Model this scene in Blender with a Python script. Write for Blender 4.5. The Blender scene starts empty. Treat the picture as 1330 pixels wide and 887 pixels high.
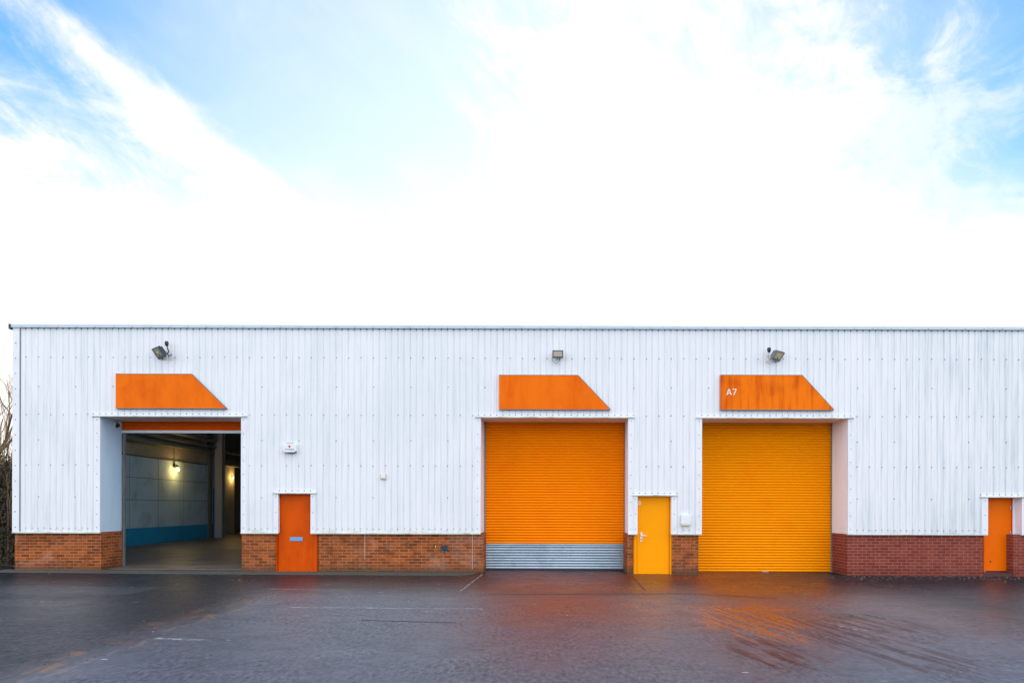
import bpy, math, random
from mathutils import Vector, Matrix, noise as mnoise
random.seed(7)
S = bpy.context.scene
C = S.collection
R = math.radians

# ------------------------------------------------------------------ camera
F = 24 / 36 * 1330          # focal length in photo pixels
D = F / 51.0                # facade distance: 51 photo pixels per metre there
H = 1.696                   # eye height
ROLL = 0.00266
cam_d = bpy.data.cameras.new('camera'); cam = bpy.data.objects.new('camera', cam_d); C.objects.link(cam)
cam_d.lens = 24; cam_d.sensor_width = 36
cam_d.shift_x = -17 / 1330; cam_d.shift_y = 214.5 / 1330
cam_d.clip_start = 0.1; cam_d.clip_end = 3000
cam.location = (0, -D, H)
cam.rotation_euler = (R(90), -ROLL, 0)
S.camera = cam
S.render.resolution_x = 1024; S.render.resolution_y = 682

# ------------------------------------------------------------------ node expression helper
class N:
    """thin wrapper that turns python arithmetic into math nodes"""
    def __init__(s, tree, sock): s.t = tree; s.s = sock
    def op(s, o, *a, clamp=False):
        n = s.t.nodes.new('ShaderNodeMath'); n.operation = o; n.use_clamp = clamp
        for i, v in enumerate((s,) + a):
            if isinstance(v, N): s.t.links.new(v.s, n.inputs[i])
            else: n.inputs[i].default_value = v
        return N(s.t, n.outputs[0])
    def __add__(s, o): return s.op('ADD', o)
    __radd__ = __add__
    def __sub__(s, o): return s.op('SUBTRACT', o)
    def __rsub__(s, o): return (s * -1.0) + o
    def __mul__(s, o): return s.op('MULTIPLY', o)
    __rmul__ = __mul__
    def __truediv__(s, o): return s.op('DIVIDE', o)
    def max(s, o): return s.op('MAXIMUM', o)
    def min(s, o): return s.op('MINIMUM', o)
    def abs(s): return s.op('ABSOLUTE')
    def ss(s, a, b, lo=0.0, hi=1.0):
        n = s.t.nodes.new('ShaderNodeMapRange'); n.interpolation_type = 'SMOOTHSTEP'
        s.t.links.new(s.s, n.inputs['Value'])
        n.inputs['From Min'].default_value = a; n.inputs['From Max'].default_value = b
        n.inputs['To Min'].default_value = lo; n.inputs['To Max'].default_value = hi
        return N(s.t, n.outputs['Result'])
    def sat(s): return s.op('ADD', 0.0, clamp=True)

def vec(t, x, y, z):
    n = t.nodes.new('ShaderNodeCombineXYZ')
    for i, v in enumerate((x, y, z)):
        if isinstance(v, N): t.links.new(v.s, n.inputs[i])
        else: n.inputs[i].default_value = v
    return n.outputs[0]
def nz(t, v, scale=1.0, detail=4.0, rough=0.55, dist=0.0):
    n = t.nodes.new('ShaderNodeTexNoise'); n.inputs['Scale'].default_value = scale
    n.inputs['Detail'].default_value = detail; n.inputs['Roughness'].default_value = rough
    n.inputs['Distortion'].default_value = dist
    t.links.new(v, n.inputs['Vector']); return N(t, n.outputs['Fac'])
def mixc(t, f, a, b, mode='MIX'):
    n = t.nodes.new('ShaderNodeMix'); n.data_type = 'RGBA'; n.blend_type = mode
    if isinstance(f, N): t.links.new(f.s, n.inputs[0])
    else: n.inputs[0].default_value = f
    for i, v in ((6, a), (7, b)):
        if isinstance(v, tuple): n.inputs[i].default_value = v + (1,) if len(v) == 3 else v
        else: t.links.new(v, n.inputs[i])
    return n.outputs[2]

# ------------------------------------------------------------------ world: daylight sky with cirrus, sun behind the building
SUN_EL, SUN_AZ = 27.0, 2.0      # azimuth from +Y towards +X
W = bpy.data.worlds.new("World"); S.world = W; W.use_nodes = True
t = W.node_tree; t.nodes.clear()
out = t.nodes.new('ShaderNodeOutputWorld'); bg = t.nodes.new('ShaderNodeBackground')
t.links.new(bg.outputs[0], out.inputs[0])
sky = t.nodes.new('ShaderNodeTexSky'); sky.sky_type = 'NISHITA'; sky.sun_disc = False
sky.sun_elevation = R(SUN_EL); sky.sun_rotation = R(SUN_AZ)
sky.air_density = 1.0; sky.dust_density = 0.15; sky.ozone_density = 3.0
SKY_STRENGTH = 0.10
bg.inputs['Strength'].default_value = SKY_STRENGTH
tc = t.nodes.new('ShaderNodeTexCoord'); sp = t.nodes.new('ShaderNodeSeparateXYZ')
t.links.new(tc.outputs['Generated'], sp.inputs[0])
dx, dy, dz = (N(t, sp.outputs[i]) for i in range(3))
dirv = tc.outputs['Generated']
zc = dz.max(0.06)
a_, b_ = dx / zc, dy / zc                         # position on a flat cloud layer
def pdir(px, py):
    v = Vector(((px - 682) / F, 1, (658 - py) / F)); return v
def plane(p, q):                                  # great circle through two sky points
    n = pdir(*p).cross(pdir(*q)).normalized()
    return dx * n.x + dy * n.y + dz * n.z
w1 = nz(t, vec(t, a_ * 2.2, b_ * 0.9, 3.1), 1.6, 6, 0.62, 0.6)
w2 = nz(t, vec(t, dx * 5.0 + dz * 3.0, dy * 3.0, dz * 9.0), 1.3, 7, 0.66, 0.9)
w3 = nz(t, vec(t, dx * 14.0 + dz * 11.0, dy * 4.0, dz * 9.0 - dx * 6.0), 1.5, 7, 0.7, 0.5)
wob = (w2 - 0.5) * 0.10 + (w3 - 0.5) * 0.07
def blob0(px, py, rad, amp):
    p = pdir(px, py).normalized()
    return (dx * p.x + dy * p.y + dz * p.z + (w2 - 0.5) * 0.05).ss(math.cos(rad), math.cos(rad * 0.30), 0, amp)
# streak running from the upper left down to the middle
e_up = plane((60, -10), (470, 305)) + wob * 0.35         # + below the line
sgn = 1.0 if pdir(200, 300).dot(pdir(60, -10).cross(pdir(470, 305))) > 0 else -1.0
e_up = e_up * sgn
e_lo = plane((20, 0), (190, 175)) * (1.0 if pdir(300, 150).dot(pdir(20, 0).cross(pdir(190, 175))) > 0 else -1.0) + wob * 0.9
band = e_up.ss(-0.004, 0.03) * e_lo.ss(-0.03, 0.05)
# low wispy cloud bank on the left
e_l2 = plane((-20, 60), (330, 260)) * (1.0 if pdir(100, 400).dot(pdir(-20, 60).cross(pdir(330, 260))) > 0 else -1.0) + wob * 1.5
bank = e_up.ss(0.0, 0.03) * e_l2.ss(-0.03, 0.11) * (w3 * 0.5 + w2).ss(0.50, 0.85, 0.45, 1.0)
glow = blob0(700, 380, 0.68, 0.50)
# veil towards the bright horizon
veil = (dz / dy.max(0.05) + (w2 - 0.5) * 0.25).ss(0.56, 0.24) * dy.ss(0.0, 0.4)
def blob(px, py, rad, amp):
    p = pdir(px, py).normalized()
    dd = (dx * p.x + dy * p.y + dz * p.z)
    return (dd + (w2 - 0.5) * 0.08 + (w3 - 0.5) * 0.05).ss(math.cos(rad), math.cos(rad * 0.02), 0, amp)
b1 = blob(880, 10, 0.32, 0.62) * w3.ss(0.25, 0.68, 0.25, 1.0)
b3 = blob(1080, 240, 0.22, 0.42)
b2 = blob(790, 230, 0.24, 0.45) * w2.ss(0.3, 0.6, 0.3, 1.0)
e_r = plane((1080, 365), (1345, 250))
e_r = e_r * (1.0 if pdir(1300, 350).dot(pdir(1080, 365).cross(pdir(1345, 250))) > 0 else -1.0) + wob * 0.7
rband = e_r.ss(-0.01, 0.04) * e_r.ss(0.20, 0.05) * 0.85
cirrus = w1.ss(0.40, 0.72) * 0.16
# scattered cloud over the rest of the sky (behind the camera)
rear = dy.ss(0.1, -0.2) * nz(t, vec(t, a_, b_, 0.0), 0.9, 6, 0.6, 0.3).ss(0.38, 0.62) * dz.ss(0.02, 0.15)
m = 1.0 - (1.0 - band) * (1.0 - bank) * (1.0 - veil * 0.9) * (1.0 - b1) * (1.0 - b2) * (1.0 - b3) * (1.0 - rband) * (1.0 - cirrus) * (1.0 - glow) * (1.0 - rear * 0.85)
m = m * dz.ss(-0.02, 0.04)
front = dy.ss(-0.3, 0.5)
cb = 13.5 - front * 8.8
ccol = t.nodes.new('ShaderNodeCombineColor')
for i, k in enumerate((1.06, 1.01, 0.94)): t.links.new((cb * k).s, ccol.inputs[i])
col = mixc(t, m.sat(), mixc(t, 1.0, sky.outputs[0], (0.44, 0.74, 1.10), 'MULTIPLY'), ccol.outputs[0])
t.links.new(col, bg.inputs[0])

sun_d = bpy.data.lights.new('sun', 'SUN'); sun = bpy.data.objects.new('sun', sun_d); C.objects.link(sun)
sun_d.energy = 3.0; sun_d.angle = R(0.5); sun_d.color = (1.0, 0.93, 0.84)
sd = Vector((math.sin(R(SUN_AZ)) * math.cos(R(SUN_EL)), math.cos(R(SUN_AZ)) * math.cos(R(SUN_EL)), math.sin(R(SUN_EL))))
sun.rotation_euler = sd.to_track_quat('Z', 'Y').to_euler(); sun.location = (0, 60, 40)

S.view_settings.view_transform = 'Standard'; S.view_settings.look = 'None'
S.view_settings.gamma = 1; S.view_settings.exposure = 1.38
S.view_settings.use_curve_mapping = False

# ------------------------------------------------------------------ mesh helpers
def link(name, me, m=None, parent=None):
    o = bpy.data.objects.new(name, me); C.objects.link(o)
    if m is not None:
        for q in (m if isinstance(m, (list, tuple)) else [m]): o.data.materials.append(q)
    if parent: o.parent = parent
    return o
class MB:
    def __init__(s): s.v = []; s.f = []; s.mi = []
    def face(s, pts, mi=0):
        b = len(s.v); s.v += [tuple(p) for p in pts]; s.f.append(tuple(range(b, b + len(pts)))); s.mi.append(mi)
    def hexa(s, p, mi=0):      # 8 points: bottom ring (0-3), top ring (4-7)
        b = len(s.v); s.v += [tuple(q) for q in p]
        for q in ((3, 2, 1, 0), (4, 5, 6, 7), (0, 1, 5, 4), (1, 2, 6, 5), (2, 3, 7, 6), (3, 0, 4, 7)):
            s.f.append(tuple(b + i for i in q)); s.mi.append(mi)
    def box(s, x0, x1, y0, y1, z0, z1, mi=0):
        s.hexa([(x0, y0, z0), (x1, y0, z0), (x1, y1, z0), (x0, y1, z0), (x0, y0, z1), (x1, y0, z1), (x1, y1, z1), (x0, y1, z1)], mi)
        return s
    def prism_y(s, pts, y0, y1, mi=0):   # polygon in XZ extruded along Y
        n = len(pts); b = len(s.v)
        s.v += [(x, y0, z) for x, z in pts] + [(x, y1, z) for x, z in pts]
        s.f.append(tuple(b + i for i in range(n))); s.f.append(tuple(b + n + i for i in reversed(range(n))))
        s.mi += [mi, mi]
        for i in range(n):
            j = (i + 1) % n; s.f.append((b + j, b + i, b + n + i, b + n + j)); s.mi.append(mi)
        return s
    def tube(s, pts, rad, n=8, mi=0, caps=True):
        pts = [Vector(p) for p in pts]; rs = rad if isinstance(rad, (list, tuple)) else [rad] * len(pts)
        b = len(s.v); prev = None
        for i, p in enumerate(pts):
            d = (pts[min(i + 1, len(pts) - 1)] - pts[max(i - 1, 0)]).normalized()
            if prev is None: prev = d.orthogonal().normalized()
            u = (prev - d * prev.dot(d)).normalized(); prev = u; w = d.cross(u)
            for k in range(n):
                an = 2 * math.pi * k / n
                s.v.append(tuple(p + (u * math.cos(an) + w * math.sin(an)) * rs[i]))
        for i in range(len(pts) - 1):
            for k in range(n):
                k2 = (k + 1) % n; s.f.append((b + i * n + k, b + i * n + k2, b + (i + 1) * n + k2, b + (i + 1) * n + k)); s.mi.append(mi)
        if caps:
            s.f.append(tuple(b + k for k in reversed(range(n)))); s.mi.append(mi)
            e = b + (len(pts) - 1) * n; s.f.append(tuple(e + k for k in range(n))); s.mi.append(mi)
        return s
    def build(s, name, m=None, parent=None, smooth=False, bevel=0.0):
        me = bpy.data.meshes.new(name); me.from_pydata(s.v, [], s.f)
        me.polygons.foreach_set('material_index', s.mi)
        if smooth: me.polygons.foreach_set('use_smooth', [True] * len(me.polygons))
        me.update()
        o = link(name, me, m, parent)
        if bevel:
            md = o.modifiers.new('bevel', 'BEVEL'); md.width = bevel; md.segments = 2; md.limit_method = 'ANGLE'
        return o
def tag(o, label=None, cat=None, group=None, kind=None):
    if label: o['label'] = label
    if cat: o['category'] = cat
    if group: o['group'] = group
    if kind: o['kind'] = kind
    return o
def empty(name, loc=(0, 0, 0), rot=(0, 0, 0)):
    o = bpy.data.objects.new(name, None); C.objects.link(o); o.location = loc; o.rotation_euler = rot
    o.empty_display_size = 0.3; return o
def fx(px): return (px - 682) / 51.0
def fz(py, px=682): return H - (py - ROLL * (px - 682) - 658) / 51.0
K = 0.9495; DR = D * (1 / K - 1)            # depth of the big door reveals
def bx(px, y=DR): return (px - 682) / 51.0 * (D + y) / D
def bz(py, px, y=DR): return H - (py - ROLL * (px - 682) - 658) / 51.0 * (D + y) / D

# ------------------------------------------------------------------ materials
def mat(name, base=(0.5, 0.5, 0.5), rough=0.5, metal=0.0, spec=0.5):
    m = bpy.data.materials.new(name); m.use_nodes = True
    b = m.node_tree.nodes['Principled BSDF']
    b.inputs['Base Color'].default_value = (*base, 1); b.inputs['Roughness'].default_value = rough
    b.inputs['Metallic'].default_value = metal; b.inputs['Specular IOR Level'].default_value = spec
    return m
def world_xyz(t):
    g = t.nodes.new('ShaderNodeNewGeometry'); s = t.nodes.new('ShaderNodeSeparateXYZ')
    t.links.new(g.outputs['Position'], s.inputs[0]); return [N(t, s.outputs[i]) for i in range(3)]
def bump(t, b, h, strength=0.3, dist=0.01):
    n = t.nodes.new('ShaderNodeBump'); n.inputs['Strength'].default_value = strength; n.inputs['Distance'].default_value = dist
    t.links.new(h.s if isinstance(h, N) else h, n.inputs['Height']); t.links.new(n.outputs[0], b.inputs['Normal'])
def weathered(name, c, dirt, rough=0.45, amt=0.5, scale=(6, 6, 0.7), blotch=0.25, metal=0.0, lo=0.5, hi=0.8, bumpy=0.0):
    """paint with vertical run-off streaks and broad blotches"""
    m = mat(name, c, rough, metal); t = m.node_tree; b = t.nodes['Principled BSDF']
    x, y, z = world_xyz(t)
    n1 = nz(t, vec(t, x * scale[0], y * scale[1], z * scale[2]), 1.0, 5, 0.6)
    n2 = nz(t, vec(t, x, y, z), 1.1, 4, 0.6, 0.5)
    n3 = nz(t, vec(t, x, y, z), 14.0, 4, 0.6)
    f = (n1.ss(lo, hi) * amt + (n2.ss(0.45, 0.75) * blotch) + (n3 - 0.5) * 0.08).sat()
    cc = mixc(t, f, c, dirt); t.links.new(cc, b.inputs['Base Color'])
    t.links.new((n2 * 0.25 + (rough - 0.12)).s, b.inputs['Roughness'])
    if bumpy: bump(t, b, n2 + n3 * 0.1, bumpy, 0.02)
    return m
def cladding_mat():
    m = mat('white_cladding_paint', (0.8, 0.8, 0.8), 0.42); t = m.node_tree; b = t.nodes['Principled BSDF']
    x, y, z = world_xyz(t)
    run = nz(t, vec(t, x * 7.0, y * 0.0, z * 0.45), 1.0, 5, 0.65)
    run2 = nz(t, vec(t, x * 22.0, y * 0.0, z * 0.8), 1.0, 4, 0.6)
    sheet = nz(t, vec(t, (x / 0.948).op('FLOOR') * 3.7, 0.0, 0.0), 1.0, 0, 0.5)   # one tone per sheet
    broad = nz(t, vec(t, x * 0.28, 0.0, z * 0.35), 1.0, 4, 0.6, 0.4)
    side = (x.ss(4.0, 13.0) * 0.6 + x.ss(-8.0, -13.0) * 0.25)            # more grime towards the ends
    f = (run.ss(0.44, 0.74) * (0.20 + side * 0.55) + run2.ss(0.48, 0.72) * (0.16 + side * 0.30) + broad.ss(0.42, 0.72) * 0.16 + (sheet - 0.5) * 0.28).sat()
    c = mixc(t, f, (0.80, 0.805, 0.80), (0.42, 0.50, 0.54))
    # rib valleys mixed darker, broken up by the run noise
    u = ((x + 13.045) / 0.158).op('FRACT')
    valley = (u - 0.5).abs().ss(0.40, 0.45) * run2.ss(0.35, 0.65, 0.25, 0.8)
    c = mixc(t, valley * 0.35, c, (0.42, 0.50, 0.54))
    # algae along the bottom drip edge
    g = z.ss(1.16, 1.03) * nz(t, vec(t, x * 1.2, 0.0, z * 5.0), 2.0, 5, 0.7).ss(0.45, 0.66) * 0.55
    c = mixc(t, g, c, (0.36, 0.40, 0.24))
    t.links.new(c, b.inputs['Base Color'])
    t.links.new((run * 0.25 + 0.30).s, b.inputs['Roughness'])
    bump(t, b, broad + run * 0.15, 0.25, 0.03)
    return m
def brick_mat(name, c1, c2, mortar, dirt, dirt_amt=0.35, eff=0.3, contrast=1.0):
    m = mat(name, c1, 0.8); t = m.node_tree; b = t.nodes['Principled BSDF']
    x, y, z = world_xyz(t)
    v = vec(t, x + y, z + 0.003, 0.0)
    def br(a, c, mo):
        n = t.nodes.new('ShaderNodeTexBrick'); n.offset = 0.5
        n.inputs['Color1'].default_value = (*a, 1); n.inputs['Color2'].default_value = (*c, 1); n.inputs['Mortar'].default_value = (*mo, 1)
        n.inputs['Scale'].default_value = 1.0; n.inputs['Mortar Size'].default_value = 0.0075; n.inputs['Mortar Smooth'].default_value = 0.15
        n.inputs['Bias'].default_value = 0.0; n.inputs['Brick Width'].default_value = 0.225; n.inputs['Row Height'].default_value = 0.0765
        t.links.new(v, n.inputs['Vector']); return n
    n = br(c1, c2, mortar)
    sm = nz(t, v, 3.0, 5, 0.6); fine = nz(t, v, 45.0, 3, 0.6); mid = nz(t, v, 1.1, 4, 0.6, 0.6)
    c = mixc(t, sm.ss(0.42, 0.7) * dirt_amt, n.outputs['Color'], dirt)
    # pale efflorescence and lime runs with a shape of their own
    c = mixc(t, (mid.ss(0.52, 0.72) * eff), c, (0.55, 0.42, 0.36))
    c = mixc(t, (fine - 0.5) * 0.5 * contrast + 0.12, c, dirt)
    # damp, green-black foot of the wall
    c = mixc(t, (z + (sm - 0.5) * 0.35).ss(0.26, 0.0) * (0.75 if contrast == 1.0 else 0.3), c, (0.05, 0.045, 0.03) if contrast == 1.0 else (0.06, 0.015, 0.012))
    t.links.new(c, b.inputs['Base Color'])
    h = N(t, n.outputs['Fac']) * -1.0 + fine * 0.25
    bump(t, b, h, 0.6, 0.006)
    return m
M = {}
M['clad'] = cladding_mat()
M['trim'] = weathered('white_trim_paint', (0.80, 0.81, 0.82), (0.5, 0.56, 0.56), 0.4, 0.35)
M['trim_grey'] = weathered('pale_grey_flashing', (0.52, 0.62, 0.66), (0.36, 0.44, 0.44), 0.4, 0.5)
M['lintel'] = weathered('drip_flashing', (0.62, 0.66, 0.62), (0.34, 0.37, 0.24), 0.5, 0.8, (2.5, 2.5, 6), 0.4, lo=0.46, hi=0.70)
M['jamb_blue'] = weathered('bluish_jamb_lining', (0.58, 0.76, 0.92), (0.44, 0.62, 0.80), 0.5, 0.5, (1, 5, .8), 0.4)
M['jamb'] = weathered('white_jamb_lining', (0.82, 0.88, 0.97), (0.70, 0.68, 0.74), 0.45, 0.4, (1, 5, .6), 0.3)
M['soffit'] = weathered('soffit_lining', (0.84, 0.70, 0.64), (0.70, 0.55, 0.48), 0.45, 0.4, (2, 2, 2))
M['screw'] = mat('grey_screw', (0.12, 0.14, 0.16), 0.4, 0.6)
M['black'] = mat('black_rubber', (0.012, 0.014, 0.02), 0.6)
M['galv'] = weathered('galvanised_steel', (0.42, 0.52, 0.58), (0.22, 0.30, 0.36), 0.38, 0.6, (3, 3, 3), 0.4, metal=0.55)
M['rail'] = weathered('guide_rail_steel', (0.16, 0.19, 0.21), (0.1, 0.1, 0.1), 0.5, 0.4)
M['white'] = mat('white_plastic', (0.78, 0.78, 0.76), 0.35)
M['brick'] = brick_mat('orange_brick', (0.46, 0.11, 0.018), (0.18, 0.044, 0.010), (0.46, 0.22, 0.12), (0.13, 0.04, 0.012), 0.6, 0.25)
M['redbrick'] = brick_mat('red_painted_brick', (0.255, 0.062, 0.040), (0.17, 0.038, 0.028), (0.40, 0.15, 0.10), (0.17, 0.022, 0.014), 0.4, 0.05, 0.6)
M['plinth_red'] = weathered('dark_red_step', (0.07, 0.014, 0.012), (0.03, 0.012, 0.01), 0.5, 0.5)
M['o_sign'] = weathered('orange_sign_paint', (0.88, 0.165, 0.0), (0.66, 0.085, 0.0), 0.4, 0.55, (3.5, 3.5, 0.9), 0.45, lo=0.4, hi=0.75)
M['o_sign2'] = weathered('orange_streaked_sign_paint', (0.90, 0.185, 0.0), (0.56, 0.07, 0.0), 0.45, 0.65, (9, 9, 0.8), 0.45, lo=0.42, hi=0.7)
M['o_shut'] = weathered('orange_shutter_paint', (1.0, 0.27, 0.0), (0.95, 0.20, 0.0), 0.38, 0.35, (1.0, 1, 1.5), 0.35)
M['o_shut_red'] = weathered('deep_orange_shutter_paint', (0.92, 0.135, 0.004), (0.75, 0.10, 0.004), 0.38, 0.3, (1, 1, 1), 0.3)
M['o_shut_amber'] = weathered('amber_shutter_paint', (1.0, 0.34, 0.0), (0.96, 0.25, 0.0), 0.38, 0.35, (1.0, 1, 1.5), 0.35)
M['door_deep'] = weathered('burnt_orange_door_paint', (0.70, 0.088, 0.0), (0.42, 0.04, 0.0), 0.42, 0.45, (2.5, 2, 1.2), 0.7, lo=0.4, hi=0.75, bumpy=0.08)
M['door_amber'] = weathered('amber_door_paint', (1.0, 0.36, 0.0), (0.96, 0.29, 0.0), 0.4, 0.3, (1.5, 1, 1), 0.3, bumpy=0.05)
M['door_orange'] = weathered('bright_orange_door_paint', (0.95, 0.165, 0.0), (0.84, 0.10, 0.0), 0.4, 0.3, (2, 1, 1), 0.3, bumpy=0.05)
M['dark_navy'] = mat('dark_navy_metal', (0.012, 0.022, 0.045), 0.4)
M['grey_metal'] = mat('grey_housing', (0.11, 0.14, 0.17), 0.4, 0.2)
M['glass_y'] = mat('yellowed_lamp_glass', (0.55, 0.45, 0.22), 0.15)
M['glass_p'] = mat('pale_lamp_glass', (0.62, 0.56, 0.44), 0.12)
M['glass_g'] = mat('greenish_lamp_glass', (0.20, 0.21, 0.10), 0.08)
M['led'] = mat('led_chip', (0.75, 0.55, 0.15), 0.4)
M['yellowed'] = mat('yellowed_plastic', (0.58, 0.55, 0.32), 0.5)
M['cable'] = mat('grey_cable', (0.30, 0.34, 0.36), 0.5)
M['red_print'] = mat('red_print', (0.6, 0.03, 0.04), 0.5)
M['blue_print'] = mat('blue_print', (0.25, 0.42, 0.60), 0.5)
M['pink_print'] = mat('pink_print', (0.62, 0.30, 0.32), 0.5)
M['yellow_print'] = mat('yellow_print', (0.85, 0.62, 0.02), 0.5)
M['blue_plate'] = mat('blue_grey_plate', (0.16, 0.38, 0.62), 0.25, 0.4)
M['in_wall'] = weathered('aged_block_panel', (0.55, 0.72, 0.78), (0.34, 0.44, 0.46), 0.85, 0.6, (1, 2.0, 0.5), 0.6, bumpy=0.2)
M['in_blue'] = weathered('blue_dado_paint', (0.015, 0.36, 0.62), (0.015, 0.26, 0.46), 0.6, 0.4, (1, 2.0, 2), 0.4)
M['in_beige'] = weathered('beige_lining_board', (0.48, 0.40, 0.27), (0.28, 0.24, 0.16), 0.85, 0.5, (1, 2, 0.6), 0.5)
M['in_dark'] = weathered('corner_shadow_dark', (0.16, 0.155, 0.14), (0.10, 0.10, 0.095), 0.8, 0.4)
M['steel_in'] = weathered('painted_steelwork', (0.28, 0.26, 0.22), (0.17, 0.16, 0.14), 0.6, 0.4)
M['col_light'] = weathered('pale_column_paint', (0.5, 0.5, 0.5), (0.34, 0.31, 0.28), 0.6, 0.4)
M['col_blue'] = weathered('blue_column_paint', (0.06, 0.32, 0.6), (0.05, 0.2, 0.4), 0.55, 0.4)
M['roofing'] = weathered('roof_sheet', (0.25, 0.26, 0.27), (0.16, 0.17, 0.17), 0.6, 0.4)
M['joint'] = mat('pale_joint_sealant', (0.42, 0.40, 0.38), 0.7)

for k_ in M:
    if k_.startswith('o_') or k_.startswith('door_'):
        M[k_].node_tree.nodes['Principled BSDF'].inputs['Specular IOR Level'].default_value = 0.08
    if 'brick' in k_: M[k_].node_tree.nodes['Principled BSDF'].inputs['Specular IOR Level'].default_value = 0.15
# ------------------------------------------------------------------ ground
def ground_z(x): return -0.0042 * max(-20.0, min(20.0, x))
def ground_mat():
    m = mat('wet_asphalt', (0.05, 0.05, 0.05), 0.5); t = m.node_tree; b = t.nodes['Principled BSDF']
    x, y, z = world_xyz(t)
    p = vec(t, x, y, 0.0)
    big = nz(t, p, 0.35, 5, 0.6, 0.6); med = nz(t, p, 1.6, 5, 0.62, 0.4); fine = nz(t, p, 26.0, 4, 0.7)
    grit = nz(t, p, 90.0, 3, 0.7)
    streak = nz(t, vec(t, x * 8.5 + y * 1.3, y * 0.8, 0.0), 1.0, 5, 0.62, 0.4)
    wob = (big - 0.5) * 1.1 + (med - 0.5) * 0.5
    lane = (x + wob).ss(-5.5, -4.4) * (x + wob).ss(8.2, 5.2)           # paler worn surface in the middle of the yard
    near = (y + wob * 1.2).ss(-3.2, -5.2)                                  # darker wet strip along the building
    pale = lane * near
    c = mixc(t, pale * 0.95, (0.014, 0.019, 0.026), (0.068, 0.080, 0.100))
    c = mixc(t, med.ss(0.45, 0.75) * 0.45, c, (0.035, 0.036, 0.042))
    # reddish reflection of the orange shutters, painted into the base colour
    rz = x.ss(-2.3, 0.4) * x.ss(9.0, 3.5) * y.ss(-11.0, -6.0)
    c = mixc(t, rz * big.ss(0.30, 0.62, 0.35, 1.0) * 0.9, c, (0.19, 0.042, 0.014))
    # shutter reflections on the wet ground, painted as orange streaks and patches
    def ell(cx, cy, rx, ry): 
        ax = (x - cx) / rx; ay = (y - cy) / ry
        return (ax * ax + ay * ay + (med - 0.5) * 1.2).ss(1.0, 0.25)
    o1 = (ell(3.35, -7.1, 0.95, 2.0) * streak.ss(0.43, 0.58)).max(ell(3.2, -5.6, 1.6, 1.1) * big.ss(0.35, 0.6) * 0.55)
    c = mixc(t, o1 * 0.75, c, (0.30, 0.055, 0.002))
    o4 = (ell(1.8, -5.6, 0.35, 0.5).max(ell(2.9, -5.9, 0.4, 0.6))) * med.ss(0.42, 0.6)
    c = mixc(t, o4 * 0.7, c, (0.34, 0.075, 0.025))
    o2 = (ell(4.5, -8.6, 0.9, 2.4).max(ell(2.9, -9.4, 0.6, 1.2))).max(ell(5.3, -7.4, .9, 1.4)) * streak.ss(0.56, 0.44)  # brick wall reflection in wet ruts, painted in as dark red
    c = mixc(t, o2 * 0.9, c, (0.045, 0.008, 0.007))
    # seam between the two surfaces with moss and leaf silt
    seam = ((x + wob * 0.9 + 4.95).abs()).ss(0.55, 0.0) * y.ss(-3.6, -5.2)
    c = mixc(t, seam * streak.ss(0.42, 0.58) * nz(t, p, 1.9, 4, 0.7, 1.0).ss(0.46, 0.60) * 0.9, c, (0.22, 0.10, 0.022))
    seam2 = ((x + wob * 0.9 + 4.75).abs()).ss(0.05, 0.0) * y.ss(-3.6, -4.2)
    c = mixc(t, seam2 * 0.22, c, (0.30, 0.33, 0.36))
    # cracks and tar joints
    cr = t.nodes.new('ShaderNodeTexVoronoi'); cr.feature = 'DISTANCE_TO_EDGE'; cr.inputs['Scale'].default_value = 0.22
    t.links.new(vec(t, x * 1.0 + (med - 0.5) * 1.0, y * 1.6 + (med - 0.5) * 1.0, 0.0), cr.inputs['Vector'])
    crack = N(t, cr.outputs['Distance']).ss(0.008, 0.002) * 0.35
    c = mixc(t, crack, c, (0.018, 0.018, 0.02))
    # pale chips and bird lime
    vo = t.nodes.new('ShaderNodeTexVoronoi'); vo.inputs['Scale'].default_value = 2.0; vo.inputs['Randomness'].default_value = 1.0
    t.links.new(vec(t, x * 0.55, y * 1.3, 0.0), vo.inputs['Vector'])
    sel = N(t, vo.outputs['Distance']) + (fine - 0.5) * 0.05
    chip = sel.ss(0.06, 0.03) * nz(t, p, 0.8, 2, 0.5).ss(0.42, 0.54)
    c = mixc(t, chip * 0.85, c, (0.55, 0.57, 0.58))
    # aggregate
    lump = nz(t, vec(t, x * 19.0, y * 8.0, 0.0), 1.0, 5, 0.75)
    worn = nz(t, vec(t, x * 0.7, y * 0.5, 5.0), 1.0, 4, 0.6, 0.8).ss(0.36, 0.62, 0.45, 1.15)
    tex = ((fine - 0.5) * 1.1 + (grit - 0.5) * 0.8 + (lump - 0.5) * 1.6) * worn
    c = mixc(t, (tex * 1.6).sat() * (pale * 0.4 + 0.3), c, (0.24, 0.25, 0.265))
    c = mixc(t, (tex * -2.4).sat() * 0.95, c, (0.010, 0.010, 0.012))
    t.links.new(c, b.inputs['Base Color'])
    wet = (y + wob * 1.5).ss(-7.5, -2.0) * 0.4 + big.ss(0.5, 0.7) * 0.3
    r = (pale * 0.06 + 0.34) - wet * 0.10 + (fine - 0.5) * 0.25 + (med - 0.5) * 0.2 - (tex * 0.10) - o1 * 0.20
    t.links.new(r.max(0.07).sat().s, b.inputs['Roughness'])
    drier = nz(t, p, 2.6, 5, 0.7, 0.6)
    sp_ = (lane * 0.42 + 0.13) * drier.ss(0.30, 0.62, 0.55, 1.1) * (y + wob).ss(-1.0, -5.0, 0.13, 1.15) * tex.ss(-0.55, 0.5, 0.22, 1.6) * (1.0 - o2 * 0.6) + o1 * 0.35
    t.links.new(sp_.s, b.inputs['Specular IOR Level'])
    rip = nz(t, vec(t, x * 1.2 + y * 0.5, y * 2.2, 0.0), 3.0, 4, 0.6, 0.8)
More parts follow.
